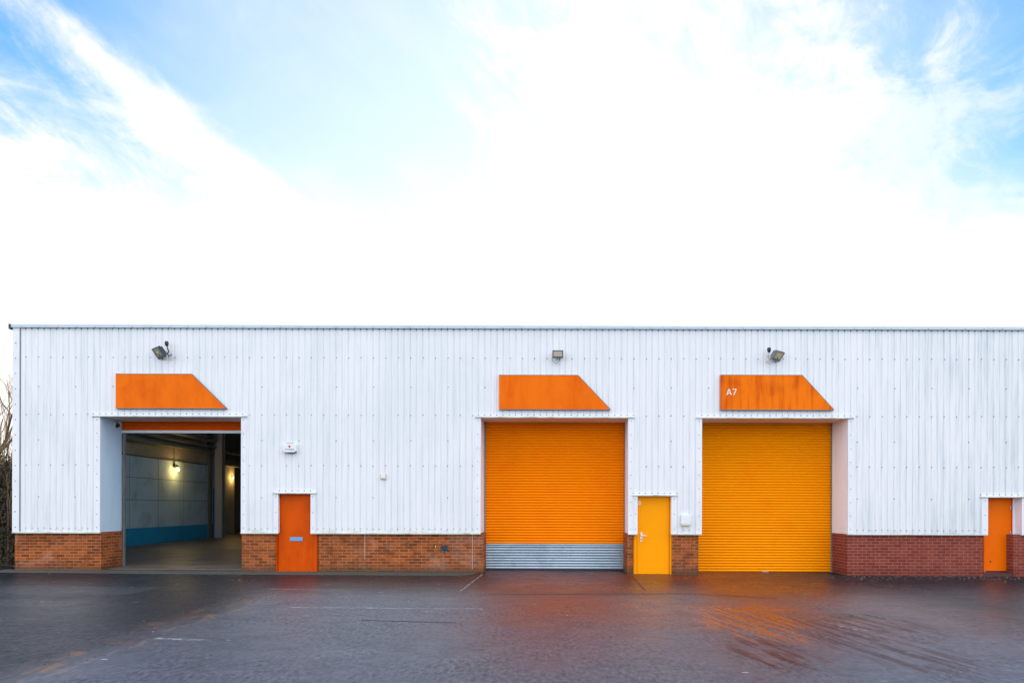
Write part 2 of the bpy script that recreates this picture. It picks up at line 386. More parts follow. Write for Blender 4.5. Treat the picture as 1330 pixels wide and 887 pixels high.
    bump(t, b, fine * 0.45 + grit * 0.30 + rip * 0.25 + med * 1.2 + lump * worn * 1.1, 0.5, 0.018)
    return m
g = MB()
xs = [-900, -400, -150, -60] + [-20 + i for i in range(0, 41, 4)] + [60, 150, 400, 900]
ys = [-700, -300, -120, -50, -25, -15, -5, 0.02, 8, 30, 80, 300, 1200]
for i in range(len(xs)):
    for j in range(len(ys)): g.v.append((xs[i], ys[j], ground_z(xs[i])))
for i in range(len(xs) - 1):
    for j in range(len(ys) - 1):
        a = i * len(ys) + j; g.f.append((a, a + len(ys), a + len(ys) + 1, a + 1)); g.mi.append(0)
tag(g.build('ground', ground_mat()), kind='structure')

# raised concrete strip along the wall between first and second bay, with a rounded end
M['apron'] = weathered('damp_concrete_apron', (0.060, 0.064, 0.052), (0.035, 0.038, 0.032), 0.75, 0.6, (3, 3, 3), 0.6, bumpy=0.3)
ap = MB()
pts = [(-13.2, 0.02), (-13.2, -0.62), (-7.4, -0.72), (-1.95, -0.66)]
for k in range(1, 9):
    a = k / 8 * math.pi / 2
    pts.append((-1.95 + 0.75 * math.sin(a), 0.02 - 0.68 * math.cos(a)))
n = len(pts); base = len(ap.v)
ap.v += [(x, y, ground_z(x) - 0.05) for x, y in pts] + [(x + (0 if i < 2 else 0), y + (0.03 if y < -0.05 else 0), ground_z(x) + 0.014) for i, (x, y) in enumerate(pts)]
ap.f.append(tuple(range(n, 2 * n))); ap.mi.append(0)
for i in range(n):
    j = (i + 1) % n; ap.f.append((i, j, n + j, n + i)); ap.mi.append(0)
tag(ap.build('apron', M['apron']), kind='structure')

# worn painted lines and pale joints on the yard
def paint_mat():
    m = mat('worn_white_line', (0.55, 0.57, 0.58), 0.6); t = m.node_tree; b = t.nodes['Principled BSDF']
    x, y, z = world_xyz(t)
    a = nz(t, vec(t, x * 1.2, y * 3.0, 0.0), 5.0, 5, 0.7).ss(0.38, 0.62, 0.0, 0.62) 
    t.links.new(a.s, b.inputs['Alpha']); return m
M['paint'] = paint_mat()
def strip(name, p0, p1, w, m, dz=0.004):
    p0 = Vector((*p0, 0)); p1 = Vector((*p1, 0)); d = (p1 - p0).normalized(); nn = Vector((-d.y, d.x, 0)) * w / 2
    q = MB(); segs = 8
    for i in range(segs):
        a = p0.lerp(p1, i / segs); b = p0.lerp(p1, (i + 1) / segs)
        q.face([(v.x, v.y, ground_z(v.x) + dz) for v in (a - nn, b - nn, b + nn, a + nn)])
    return tag(q.build(name, m), kind='structure')
M['tar'] = mat('tar_joint', (0.012, 0.012, 0.014), 0.5)
def gp(px, py):                                    # ground point under a photo pixel
    yl = py - ROLL * (px - 682); Z = H * F / (yl - 658); return ((px - 682) / F * Z, Z - D)
strip('painted_line', gp(372, 790), gp(628, 791), 0.08, M['paint'])
strip('painted_line', gp(203, 831), gp(262, 833), 0.09, M['paint'])
strip('painted_line', gp(350, 766), gp(460, 768), 0.05, M['paint'])
strip('painted_line', gp(598, 768), gp(627, 746), 0.035, M['paint'])

strip('tar_joint', gp(636, 772), gp(905, 770), 0.05, M['tar'])
strip('tar_joint', gp(905, 770), gp(1010, 776), 0.04, M['tar'])
strip('tar_joint', gp(470, 806), gp(592, 809), 0.03, M['tar'])
strip('tar_joint', gp(822, 748), gp(838, 766), 0.025, M['tar'])
# ------------------------------------------------------------------ the warehouse
wh = empty('warehouse')
tag(wh, 'long white corrugated metal warehouse with brick base, orange signs and orange doors', 'warehouse')
XL, XR = fx(16.5), 21.0
ZB = 1.0235; ZT = 6.215; ZL = 3.957
PITCH = 0.158
def prof(x):                                       # cladding profile depth at x
    u = ((x - XL) / PITCH) % 1.0
    if u < 0.28 or u > 0.92: pass
    d = abs(u - 0.5)
    if d < 0.37: return 0.0
    if d < 0.455: return (d - 0.37) / 0.085 * 0.012
    return 0.012
clad = MB()
def brk(x0, x1):
    out = {round(x0, 5), round(x1, 5)}; k = int((x0 - XL) / PITCH) - 1
    while XL + k * PITCH < x1 + PITCH:
        for u in (0.045, 0.13, 0.87, 0.955):
            x = XL + (k + u) * PITCH
            if x0 < x < x1: out.add(round(x, 5))
        k += 1
    return sorted(out)
def panel(x0, x1, z0, z1):
    xsx = brk(x0, x1)
    for a, b in zip(xsx[:-1], xsx[1:]):
        ya, yb = prof(a + 1e-4), prof(b - 1e-4)
        clad.face([(a, ya, z0), (b, yb, z0), (b, yb, z1), (a, ya, z1)])
OP = [  # openings in the cladding: left px, right px, top z
    (130, 313, ZL), (361.5, 403.5, 2.014), (624.3, 815.6, ZL), (828, 872, 1.98), (911.5, 1101, ZL), (1283, 1327, 1.963)]
cur = XL
for l, r, top in OP:
    panel(cur, fx(l), ZB, ZT); panel(fx(l), fx(r), top, ZT); cur = fx(r)
panel(cur, XR, ZB, ZT)
def solid(x, z):
    if x < XL + 0.05 or x > XR: return False
    for l, r, top in OP:
        if fx(l) - 0.17 < x < fx(r) + 0.17 and z < top + 0.12: return False
    return True
def screw(mb, x, y, z, r=0.016, mi=1):
    n = 6; b = len(mb.v)
    for k in range(n):
        an = k * math.pi / 3; mb.v.append((x + r * math.cos(an), y, z + r * math.sin(an)))
    for k in range(n):
        an = k * math.pi / 3; mb.v.append((x + r * .7 * math.cos(an), y - 0.012, z + r * .7 * math.sin(an)))
    mb.f.append(tuple(b + n + k for k in range(n))); mb.mi.append(mi)
    for k in range(n):
        j = (k + 1) % n; mb.f.append((b + k, b + j, b + n + j, b + n + k)); mb.mi.append(mi)
SIGNS = [(152, 250, 295, 486.5, 530.5), (648, 750, 792, 488, 532), (935, 1040, 1081, 488, 532.5)]
def under_sign(x, z):
    for a, b, c, y0, y1 in SIGNS:
        if fx(a) < x < fx(c) and fz(y1, a) < z < fz(y0, a): return True
    return False
for py, step in ((465.3, 2), (503.3, 6), (539.7, 2), (572.7, 6), (605.3, 2), (646.7, 6), (687.2, 1)):
    z = H - (py - 658) / 51
    k = 0
    while XL + k * PITCH < 15:
        x = XL + 0.02 + k * PITCH
        if (k % step) == (0 if step < 6 else 4) % step:
            if solid(x, z) and not under_sign(x, z) and random.random() > 0.02:
                screw(clad, x + random.uniform(-.006, .006), 0.006, z + random.uniform(-.008, .008), 0.0165 if step > 1 else 0.014)
        k += 1

# flashing along the roof edge, dark rib ends under it
fl = MB(); fl.box(XL - 0.02, XR, -0.055, 0.30, 6.215, 6.292)
for i in range(70): screw(clad, XL + 0.25 + i * 0.47, -0.0555, 6.235, 0.010)
fl.build('roof_flashing', [M['trim_grey'], M['screw']], wh)
k = 0
while XL + k * PITCH < XR:
    if k: clad.box(XL + k * PITCH - 0.012, XL + k * PITCH + 0.016, -0.004, 0.03, 6.183, 6.213, 1)
    k += 1
MB().box(XL - 0.07, XL - 0.021, -0.07, 0.30, 6.17, 6.30).build('gutter_end_cap', M['dark_navy'], wh)
clad.build('cladding', [M['clad'], M['screw']], wh)
# corner trim
ct = MB(); ct.box(XL, fx(25.5), -0.02, 0.05, ZB - 0.002, 6.213)
for i in range(13): screw(ct, fx(20.5), -0.02, 1.15 + i * 0.39, 0.013)
ct.build('corner_trim', [M['trim'], M['screw']], wh)
cs = MB(); cs.box(fx(25.6), fx(26.7), -0.012, 0.04, ZB + 0.02, 6.2); cs.build('corner_joint', M['rail'], wh)

# drip edge between cladding and brick
for a, b in ((16.5, 130), (313, 361.5), (403.5, 624.3), (815.6, 828), (872, 911.5)):
    x0, x1 = fx(a), fx(b)
    MB().box(x0, x1, -0.03, 0.049, ZB - 0.03, ZB).build('drip_edge', M['lintel'], wh)
for a, b in ((1101, 1283), (1327, 1740)):
    MB().box(fx(a), fx(b), -0.012, 0.049, ZB - 0.02, ZB).build('drip_edge', M['lintel'], wh)

# flat trims beside the openings, lintel flashings above them
TR = [((122, 130), (313, 320), ZL, 120, 321), ((355.5, 361.5), (403.5, 409.5), 2.014, 355, 411),
      ((616.5, 624.3), (815.6, 823), ZL, 617, 824), ((822.5, 828), (872, 879), 1.98, 821.5, 880),
      ((904, 911.5), (1101, 1108), ZL, 903.5, 1108), ((1275, 1283), (1327, 1335), 1.963, 1273, 1345)]
for (l, r, top, fl0, fl1) in TR:
    big_ = top > 3
    for a, b in (l, r):
        q = MB(); 
        a2 = max(a, 823.2) if (not big_ and a < 830 and a > 800) else a
        q.box(fx(a2), fx(b), -0.012, 0.045, ZB - 0.005, top)
        nS = int((top - ZB) / 0.30)
        for i in range(nS): screw(q, (fx(a) + fx(b)) / 2, -0.012, ZB + 0.12 + i * (top - ZB - 0.2) / max(1, nS - 1), 0.011)
        q.build('jamb_trim', [M['trim'], M['screw']], wh)
    q = MB(); q.box(fx(fl0), fx(fl1), -0.045, 0.05, top, top + 0.028, 0)
    q.box(fx(fl0) + .01, fx(fl1) - .01, -0.008, 0.05, top + 0.028, top + 0.11, 2)
    k = int((fx(fl0) - XL) / PITCH) + 1
    while XL + k * PITCH < fx(fl1):
        screw(q, XL + k * PITCH, -0.008, top + 0.075, 0.015); k += 1
    q.build('lintel_flashing', [M['lintel'], M['screw'], M['trim']], wh)

# brick base
def brick_run(name, x0, x1, ret_l=None, ret_r=None, m=None, y0=0.05, zt=ZB - 0.001, label=None):
    q = MB(); T = 0.25; zb = -0.3
    q.box(x0, x1, y0, y0 + T, zb, zt)
    if ret_l is not None: q.hexa([(x0, y0 + T, zb), (x0 + T, y0 + T, zb), (ret_l + T, DR + .02, zb), (ret_l, DR + .02, zb), (x0, y0 + T, zt), (x0 + T, y0 + T, zt), (ret_l + T, DR + .02, zt), (ret_l, DR + .02, zt)])
    if ret_r is not None: q.hexa([(x1 - T, y0 + T, zb), (x1, y0 + T, zb), (ret_r, DR + .02, zb), (ret_r - T, DR + .02, zb), (x1 - T, y0 + T, zt), (x1, y0 + T, zt), (ret_r, DR + .02, zt), (ret_r - T, DR + .02, zt)])
    o = q.build(name, m or M['brick'], wh)
    if label: o['label'] = label
    return o
brick_run('brick_base', fx(17.5), fx(130), None, fx(130) + 0.0)
brick_run('brick_base', fx(313), fx(357), fx(313), None)
brick_run('brick_base', fx(413), fx(627.8), None, fx(627.8) + 0.02)
brick_run('brick_base', fx(815.2), fx(822.5), fx(815.2) + .03, None)
brick_run('brick_base', fx(873.5), fx(908), None, fx(908))
brick_run('brick_base', fx(1101.5), fx(1279), fx(1101.5), None, M['redbrick'], 0.0495, label='dark red painted brick base right of the amber shutter')
brick_run('brick_base', fx(1318), XR, None, None, M['redbrick'], 0.0495, label='dark red painted brick base right of the last door')
for px, zlo in ((473.5, 0.35), (613.5, 0.1)):
    MB().box(fx(px) - 0.006, fx(px) + 0.006, 0.044, 0.05, zlo, ZB - 0.032).build('movement_joint', M['joint'], wh)

# reveals of the three big openings
def reveal(l, r, lb, rb, matL, matR):
    x0, x1, b0, b1 = fx(l), fx(r), lb, rb; th = 0.02
    q = MB(); q.hexa([(x0 - th, 0.045, ZB), (x0, 0.045, ZB), (b0, DR, ZB), (b0 - th, DR, ZB), (x0 - th, 0.045, ZL), (x0, 0.045, ZL), (b0, DR, ZL), (b0 - th, DR, ZL)])
    q.build('jamb_lining', matL, wh)
    q = MB(); q.hexa([(x1, 0.045, ZB), (x1 + th, 0.045, ZB), (b1 + th, DR, ZB), (b1, DR, ZB), (x1, 0.045, ZL), (x1 + th, 0.045, ZL), (b1 + th, DR, ZL), (b1, DR, ZL)])
    q.build('jamb_lining', matR, wh)
    q = MB(); q.box(min(x0, b0) - 0.02, max(x1, b1) + 0.02, 0.0505, DR, ZL, ZL + 0.02)
    for i in range(1, 4): xx = x0 + (x1 - x0) * i / 4; q.box(xx, xx + 0.006, 0.06, DR - .01, ZL - 0.004, ZL)
    q.build('soffit', M['soffit'], wh)
X1L, X1R = fx(130), fx(313)
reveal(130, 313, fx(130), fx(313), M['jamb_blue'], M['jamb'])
reveal(624.3, 815.6, bx(629.0), bx(811.4), M['jamb'], M['jamb'])
reveal(911.5, 1101, fx(911.5), fx(1101), M['jamb'], M['jamb'])

# roller shutters: real curved slats
SL = 0.0727
def slats(x0, x1, z0, z1, y=DR + 0.03, bulge=0.022):
    q = MB(); n = max(1, round((z1 - z0) / SL)); h = (z1 - z0) / n; prf = []
    for i in range(n):
        for k in range(7):
            u = k / 6; prf.append((y - bulge * math.sin(math.pi * min(1, u * 1.0)) ** 0.8, z0 + (i + u * 0.86) * h))
        prf.append((y + 0.012, z0 + (i + 0.93) * h))
    prf.append((y, z1))
    for (ya, za), (yb, zb) in zip(prf[:-1], prf[1:]): q.face([(x0, ya, za), (x1, ya, za), (x1, yb, zb), (x0, yb, zb)])
    return q
def shutter(x0, x1, zbot, zsplit, ztop, m, label, bottom_m, bottom_h):
    c = slats(x0, x1, zsplit, ztop).build('roller_shutter', m, wh); c['label'] = label
    if zsplit > zbot + 0.2:
        s2 = slats(x0, x1, zbot + bottom_h, zsplit - 0.035, bulge=0.02).build('galvanised_section', M['galv'], c)
        MB().box(x0, x1, DR, DR + 0.035, zsplit - 0.035, zsplit).build('joining_rail', M['galv'], c)
    MB().box(x0, x1, DR - 0.01, DR + 0.05, zbot, zbot + bottom_h).build('bottom_rail', bottom_m, c)
    for xa, xb in ((x0 - 0.04, x0 + 0.018), (x1 - 0.018, x1 + 0.04)):
        MB().box(xa, xb, DR - 0.035, DR - 0.012, -0.2, ztop).build('guide_rail', M['rail'], c)
    MB().box(x0 - 0.05, x1 + 0.05, DR + 0.055, DR + 0.10, ztop - 0.3, ztop + 0.35).build('head_plate', M['black'], c)
    return c
# bay 1: nearly fully raised
z1 = bz(559, 235); c1 = slats(X1L - 0.02, X1R + 0.02, z1, ZL + 0.05).build('roller_shutter', M['o_shut_red'], wh)
c1['label'] = 'raised deep orange roller shutter, only its lowest slats showing'
MB().box(X1L - 0.02, X1R + 0.02, DR - 0.01, DR + 0.05, bz(562.3, 235), z1).build('bottom_rail', M['white'], c1)
for xa, xb in ((X1L - 0.001, X1L + 0.05), (X1R - 0.05, X1R + 0.001)):
    MB().box(xa, xb, DR - 0.008 + .06, DR + 0.1, -0.2, ZL + .05).build('guide_rail', M['in_dark'], c1)
MB().box(X1L - .2, X1R + .2, DR + 0.12, DR + 0.17, ZL - 0.02, 6.2).build('head_plate', M['in_dark'], c1)
shutter(bx(629.8), bx(811.2), bz(742.5, 720), bz(706, 720), ZL + 0.02, M['o_shut'], 'closed orange roller shutter with bare galvanised slats at its foot', M['black'], 0.075)
c3 = shutter(bx(906), bx(1079.8), bz(745.2, 995), bz(744, 995) + 0.03, ZL + 0.02, M['o_shut_amber'], 'closed amber roller shutter reaching the ground', M['black'], 0.05)
MB().box(bx(990), bx(998), DR - 0.03, DR - 0.011, bz(744, 995), bz(741.5, 995)).build('lock', M['galv'], c3)
# darker wall structure round the shutters (closes the openings)

# personnel doors
def door(fr, sl, top_px, bot_px, m, label, y=0.16, frame_w=0.07, thr=None):
    x0, x1 = fx(fr[0]) * (D + y) / D, fx(fr[1]) * (D + y) / D
    s0, s1 = fx(sl[0]) * (D + y) / D, fx(sl[1]) * (D + y) / D
    zb = bz(bot_px, fr[0], y); zt = bz(top_px, fr[0], y) + 0.06
    q = MB(); q.box(s0, s1, y, y + 0.045, zb + 0.012, zt - 0.04)
    d = q.build('door', m, wh, bevel=0.004); d['label'] = label
    q = MB()
    for a, b in ((x0, s0 - 0.011), (s1 + 0.011, x1)):
        q.box(a, b, y - 0.02, y + 0.08, zb - 0.02, zt)
        q.box(a + 0.02 if a == x0 else a, b if a == x0 else b - 0.02, y - 0.035, y - 0.02, zb - 0.02, zt)
    q.box(s0 - 0.005, s1 + 0.005, y - 0.02, y + 0.08, zt - 0.035, zt)
    q.build('door_frame', m, d)
    q = MB(); q.box(x0, x1, y - 0.03, y + 0.1, zb - 0.3, zb + 0.008); q.build('threshold', thr or m, d)
    return d, s0, s1, zb, zt
def small_reveal(l, r, top, y=0.16):
    for x0, x1 in ((fx(l) - 0.015, fx(l)), (fx(r), fx(r) + 0.015)):
        MB().box(x0, x1, 0.0455, y - 0.036, ZB, top).build('jamb_lining', M['jamb'], wh)
    MB().box(fx(l), fx(r), 0.0505, y + .1, top, top + 0.02).build('soffit', M['jamb'], wh)
# door 1
d1, a0, a1, zb, zt = door((356.8, 413.2), (361.6, 408), 641.5, 743, M['door_deep'], 'burnt orange scuffed door with a blue letter plate', 0.13)
small_reveal(361.5, 403.5, 2.014, 0.13)
MB().box(bx(377, .13), bx(393.5, .13), 0.115, 0.135, bz(702.3, 385, .13), bz(697.3, 385, .13)).build('letter_plate', M['blue_plate'], d1, bevel=0.003)
MB().tube([(bx(385, .13), 0.122, bz(691, 385, .13)), (bx(385, .13), 0.132, bz(691, 385, .13))], 0.018, 10).build('keyhole', M['door_deep'], d1)
# door 2
d2, a0, a1, zb, zt = door((822.5, 873.2), (827.5, 869.0), 645, 746, M['door_amber'], 'bright amber door with a white lever handle', 0.13)
small_reveal(828, 872, 1.98, 0.13)
hx = bx(833, .13)
q = MB(); q.box(hx - 0.026, hx + 0.026, 0.112, 0.131, bz(703, 833, .13), bz(691, 833, .13)); q.build('handle_plate', M['white'], d2, bevel=0.004)
q = MB(); q.tube([(hx, 0.12, bz(695.2, 833, .13)), (hx, 0.065, bz(695.2, 833, .13)), (hx + 0.03, 0.058, bz(695.2, 833, .13)), (hx + 0.13, 0.058, bz(695.4, 833, .13))], 0.011, 8)
q.build('handle', M['white'], d2, smooth=True)
MB().box(hx - 0.008, hx + 0.008, 0.1, 0.113, bz(701, 833, .13), bz(699.4, 833, .13)).build('keyhole', M['screw'], d2)
q = MB(); q.box(bx(828.6, .13), bx(832.2, .13), 0.124, 0.131, bz(655.5, 830, .13), bz(650.3, 830, .13), 0)
q.box(bx(829.2, .13), bx(831.4, .13), 0.122, 0.1239, bz(654.2, 830, .13), bz(651.6, 830, .13), 1)
q.build('notice_sticker', [M['white'], M['yellow_print']], d2)
# door 3 (deeper recess)
Y3 = 0.30
d3, a0, a1, zb, zt = door((1276, 1316), (1279.6, 1313.4), 646, 741.5, M['door_orange'], 'plain bright orange door above a dark red step', Y3, thr=M['plinth_red'])
for py in (659, 691.5):
    q = MB(); q.tube([(bx(1312.2, Y3), Y3 - 0.012, bz(py + 2.5, 1312, Y3)), (bx(1312.2, Y3), Y3 - 0.012, bz(py - 2.5, 1312, Y3))], 0.011, 8); q.build('hinge', M['galv'], d3)
MB().tube([(bx(1286.5, Y3), Y3 - 0.008, bz(729, 1286, Y3)), (bx(1286.5, Y3), Y3 + 0.01, bz(729, 1286, Y3))], 0.02, 10).build('keyhole', M['plinth_red'], d3)
MB().box(bx(1313.8, Y3), bx(1316.2, Y3), Y3 - 0.05, Y3 - 0.036, bz(741, 1315, Y3), 1.96).build('edge_strip', M['jamb'], d3)
MB().box(fx(1279.2), fx(1317.8), 0.06, Y3 - 0.035, -0.3, bz(742.5, 1300, Y3) - 0.008).build('step', M['plinth_red'], wh)
for x0, x1 in ((fx(1283) - 0.015, fx(1283)), (fx(1327), fx(1327) + 0.015)):
    MB().box(x0, x1, 0.0455, Y3 - 0.036, ZB, 1.963).build('jamb_lining', M['jamb'], wh)
MB().box(fx(1283), fx(1327), 0.0505, Y3 + .1, 1.963, 1.983).build('soffit', M['jamb'], wh)
MB().box(fx(1316.5), fx(1318), 0.302, Y3 + .1, -0.3, ZB).build('door_post', M['redbrick'], wh)

# backing walls behind cladding so nothing shows through, roof, back and sides
bk = MB()
def back(x0, x1, z0, z1): bk.box(x0, x1, 0.302, 0.42, z0, z1)
back(XL + 0.02, fx(130) - 0.02, ZB, 6.2); back(fx(130) - .02, fx(313) + .02, ZL + 0.02, 6.2)
back(fx(313) + .02, fx(624.3) - .1, ZB, 6.2)
back(fx(624.3) - .1, fx(815.6) + .1, ZL + 0.02, 6.2); back(fx(815.6) + .1, fx(911.5) - .1, ZB, 6.2)
back(fx(911.5) - .1, fx(1101) + .1, ZL + 0.02, 6.2); back(fx(1101) + .1, fx(1262), ZB, 6.2); back(fx(1262), fx(1335), 2.0, 6.2); back(fx(1335), XR, ZB, 6.2)
bk.build('backing_wall', M['in_dark'], wh)
XW = -16.0; YJ = 4.4; YE = 27.0
def zsolid(name, m, *b):
    q = MB()
    for bb in b: q.box(*bb)
    return q.build(name, m, wh)
zsolid('side_wall', M['clad'], (XL, XL + 0.15, 0.302, YJ, -0.2, 6.2))
zsolid('side_wall', M['clad'], (XW - 0.2, XL, YJ, YJ + 0.12, -0.2, 6.4))
zsolid('side_wall', M['clad'], (XW - 0.2, XW - 0.19, YJ + .12, 17.6, -0.2, 6.4))
zsolid('side_wall', M['clad'], (XR - 0.15, XR, 0.302, YE, -0.2, 6.2))
# roof: shallow double pitch
q = MB()
for x0, x1, y0 in ((XL, XR, 0.302), (XW - 0.2, XL, YJ), (XW - 2.8, XW - .2, 17.7)):
    zz = lambda y: 6.2 + min(y, 27 - y) * 0.055
    for x0, x1, ya, yb in (((x0, x1, y0, max(y0, 13.5)), (x0, x1, max(y0, 13.5), YE)) if y0 != 0.302 else ((x0, x1, y0, 3), (x0, -11.5, 3, 10), (-6.0, x1, 3, 10), (x0, x1, 10, 13.5), (x0, x1, 13.5, YE))):
        if yb - ya < 0.1: continue
        q.hexa([(x0, ya, zz(ya)), (x1, ya, zz(ya)), (x1, yb, zz(yb)), (x0, yb, zz(yb)), (x0, ya, zz(ya) + .1), (x1, ya, zz(ya) + .1), (x1, yb, zz(yb) + .1), (x0, yb, zz(yb) + .1)])
rf = q.build('roof', M['roofing'], wh)
m = bpy.data.materials.new('added_rooflight_sheet'); m.use_nodes = True; t_ = m.node_tree
tr = t_.nodes.new('ShaderNodeBsdfTransparent'); tr.inputs[0].default_value = (0.85, 0.93, 1.0, 1)
mx = t_.nodes.new('ShaderNodeMixShader'); mx.inputs[0].default_value = 0.85
t_.links.new(t_.nodes['Principled BSDF'].outputs[0], mx.inputs[1]); t_.links.new(tr.outputs[0], mx.inputs[2]); t_.links.new(mx.outputs[0], t_.nodes['Material Output'].inputs[0])
q = MB(); q.hexa([(-11.5, 3, zz(3) + .05), (-6, 3, zz(3) + .05), (-6, 10, zz(10) + .05), (-11.5, 10, zz(10) + .05), (-11.5, 3, zz(3) + .06), (-6, 3, zz(3) + .06), (-6, 10, zz(10) + .06), (-11.5, 10, zz(10) + .06)])  # added opening in the unseen roof, lets in daylight to brighten the interior
q.build('added_rooflight', m, rf)

# interior seen through the open bay
iw = zsolid('interior_wall', M['in_wall'], (XW - 0.2, XW, YJ + 0.12, 17.6, 0.78, 3.77))
zsolid('interior_wall', M['in_beige'], (XW - 0.2, XW - 0.03, YJ + 0.12, 17.6, 3.77, 6.3))['label'] = 'brownish lining boards above the block panels'
zsolid('dado', M['in_blue'], (XW - 0.2, XW + 0.012, YJ + 0.12, 17.6, -0.1, 0.78))
zsolid('panel_joint', M['in_dark'], (XW - 0.02, XW + 0.006, 5, 17.5, 1.93, 1.95), (XW - 0.02, XW + 0.006, 5, 17.5, 2.85, 2.87), (XW - .02, XW + .02, 5, 17.5, 3.73, 3.79),
       *[(XW - 0.02, XW + 0.005, y, y + 0.015, 0.8, 3.75) for y in (10.2, 12.4, 14.6, 16.8)])
zsolid('beam', M['steel_in'], (XW - 0.1, XW + 0.22, 5, 17.4, 4.35, 4.42), (XW - 0.1, XW + 0.05, 5, 17.4, 4.42, 4.62), (XW - 0.1, XW + 0.30, 5, 17.4, 4.62, 4.70))
zsolid('beam', M['steel_in'], (XW - 0.1, XW + 0.18, 5, 17.4, 5.35, 5.5))
zsolid('corner_shadow_strip', M['in_dark'], (XW - 0.2, XW + 0.10, 17.0, 17.3, 0.0, 6.3))  # dark strip standing in for the shadow in the wall corner
cl = MB(); cl.box(-15.80, -15.42, 17.35, 17.7, 0.0, 6.3); cl.build('column', M['col_light'], wh)
cl = MB(); cl.box(-16.12, -15.80, 17.6, 17.7, 0.0, 2.6); cl.build('column_web', M['col_blue'], wh)
cl = MB(); cl.box(-16.12, -15.80, 17.6, 17.7, 2.6, 6.3); cl.build('column_web', M['col_light'], wh)
zsolid('interior_wall', M['in_beige'], (-17.4, -17.2, 17.8, 23.0, 0, 4.0))['label'] = 'beige wall lit by the far lamp'
zsolid('interior_wall', M['in_dark'], (-17.4, -17.2, 17.8, YE, 4.0, 6.15), (-19, -17.4, 22.8, 23.0, 0, 6.15), (-18.2, -17.4, 17.7, 17.8, 0, 6.15), (-18.6, XR, YE - 0.3, YE, 0, 6.15), (-18.2, -18.0, 23.0, YE, 0, 6.15))
zsolid('interior_wall', M['in_wall'], (-4.2, -4.0, 1.2, YE - 0.3, 0, 6.24))
zsolid('beam', M['steel_in'], (-17.25, -17.0, 17.9, YE - .5, 4.0, 4.1), (-17.25, -17.1, 17.9, YE - .5, 4.1, 4.35), (-17.25, -16.9, 17.9, YE - .5, 4.7, 4.85))
for yy in (6.5, 13.5, 20.5):
    zsolid('rafter', M['steel_in'], (-16.0, -4.2, yy, yy + 0.18, 5.75, 6.1))
M['in_floor'] = weathered('brown_concrete_floor', (0.12, 0.092, 0.068), (0.055, 0.045, 0.036), 0.45, 0.6, (0.8, 0.8, 1), 0.7, bumpy=0.1)
q = MB(); q.box(-19, -4.0, DR + 0.15, YE, -0.15, 0.075); q.box(X1L, X1R, 0.30, DR + 0.15, -0.15, 0.07)
tag(q.build('floor', M['in_floor']), kind='structure')

for zz_, rr_, yy_ in ((4.95, .07, 17.2), (5.12, .035, 17.2)):
    q = MB(); q.tube([(XW + 0.35, 5, zz_), (XW + 0.35, yy_, zz_)], rr_, 8); q.build('pipe', M['col_light'], wh, smooth=True)
q = MB(); q.tube([(XW + 0.03, 13.7, 3.6), (XW + 0.03, 13.7, 4.3)], 0.018, 6); q.build('conduit', M['steel_in'], wh)
q = MB(); q.tube([(-15.36, 17.30, 0.1), (-15.36, 17.30, 6.1)], 0.05, 8); q.build('pipe', M['in_dark'], wh)
# ------------------------------------------------------------------ wall lamps inside (lit)
M['bulb'] = mat('lit_bulb', (1, .8, .4), 0.4)
b = M['bulb'].node_tree.nodes['Principled BSDF']; b.inputs['Emission Color'].default_value = (1, 0.62, 0.16, 1); b.inputs['Emission Strength'].default_value = 5
def wall_lamp(loc, label, power, sc=1.0):
    e = empty('wall_lamp', loc); e.scale = (sc, sc, sc); tag(e, label, 'lamp', 'lit wall lamps inside the warehouse')
    q = MB(); q.box(-0.02, 0.03, -0.07, 0.07, 0.12, 0.28); q.box(0.03, 0.18, -0.02, 0.02, 0.20, 0.24); q.build('bracket', M['in_dark'], e)
    q = MB(); q.tube([(0.16, 0, 0.20), (0.16, 0, 0.13), (0.16, 0, 0.10)], [0.05, 0.09, 0.10], 14); q.build('hood', M['in_dark'], e)
    q = MB(); q.tube([(0.16, 0, 0.10), (0.16, 0, 0.05), (0.16, 0, -0.02), (0.16, 0, -0.06)], [0.05, 0.085, 0.075, 0.02], 14); q.build('bulb', M['bulb'], e, smooth=True)
    ld = bpy.data.lights.new('lamp_light', 'POINT'); lo = bpy.data.objects.new('lamp_light', ld); C.objects.link(lo)
    ld.energy = power; ld.color = (1.0, 0.66, 0.22); ld.shadow_soft_size = 0.08; lo.parent = e; lo.location = (0.42, 0, -0.02)
    return e
wall_lamp((XW, 13.7, 3.33), 'glowing yellow lamp on the grey panelled wall inside the open bay', 9)
wall_lamp((-17.2, 22.6, 3.35), 'dimmer far lamp beside the beige wall deep inside the open bay', 9, 0.5)

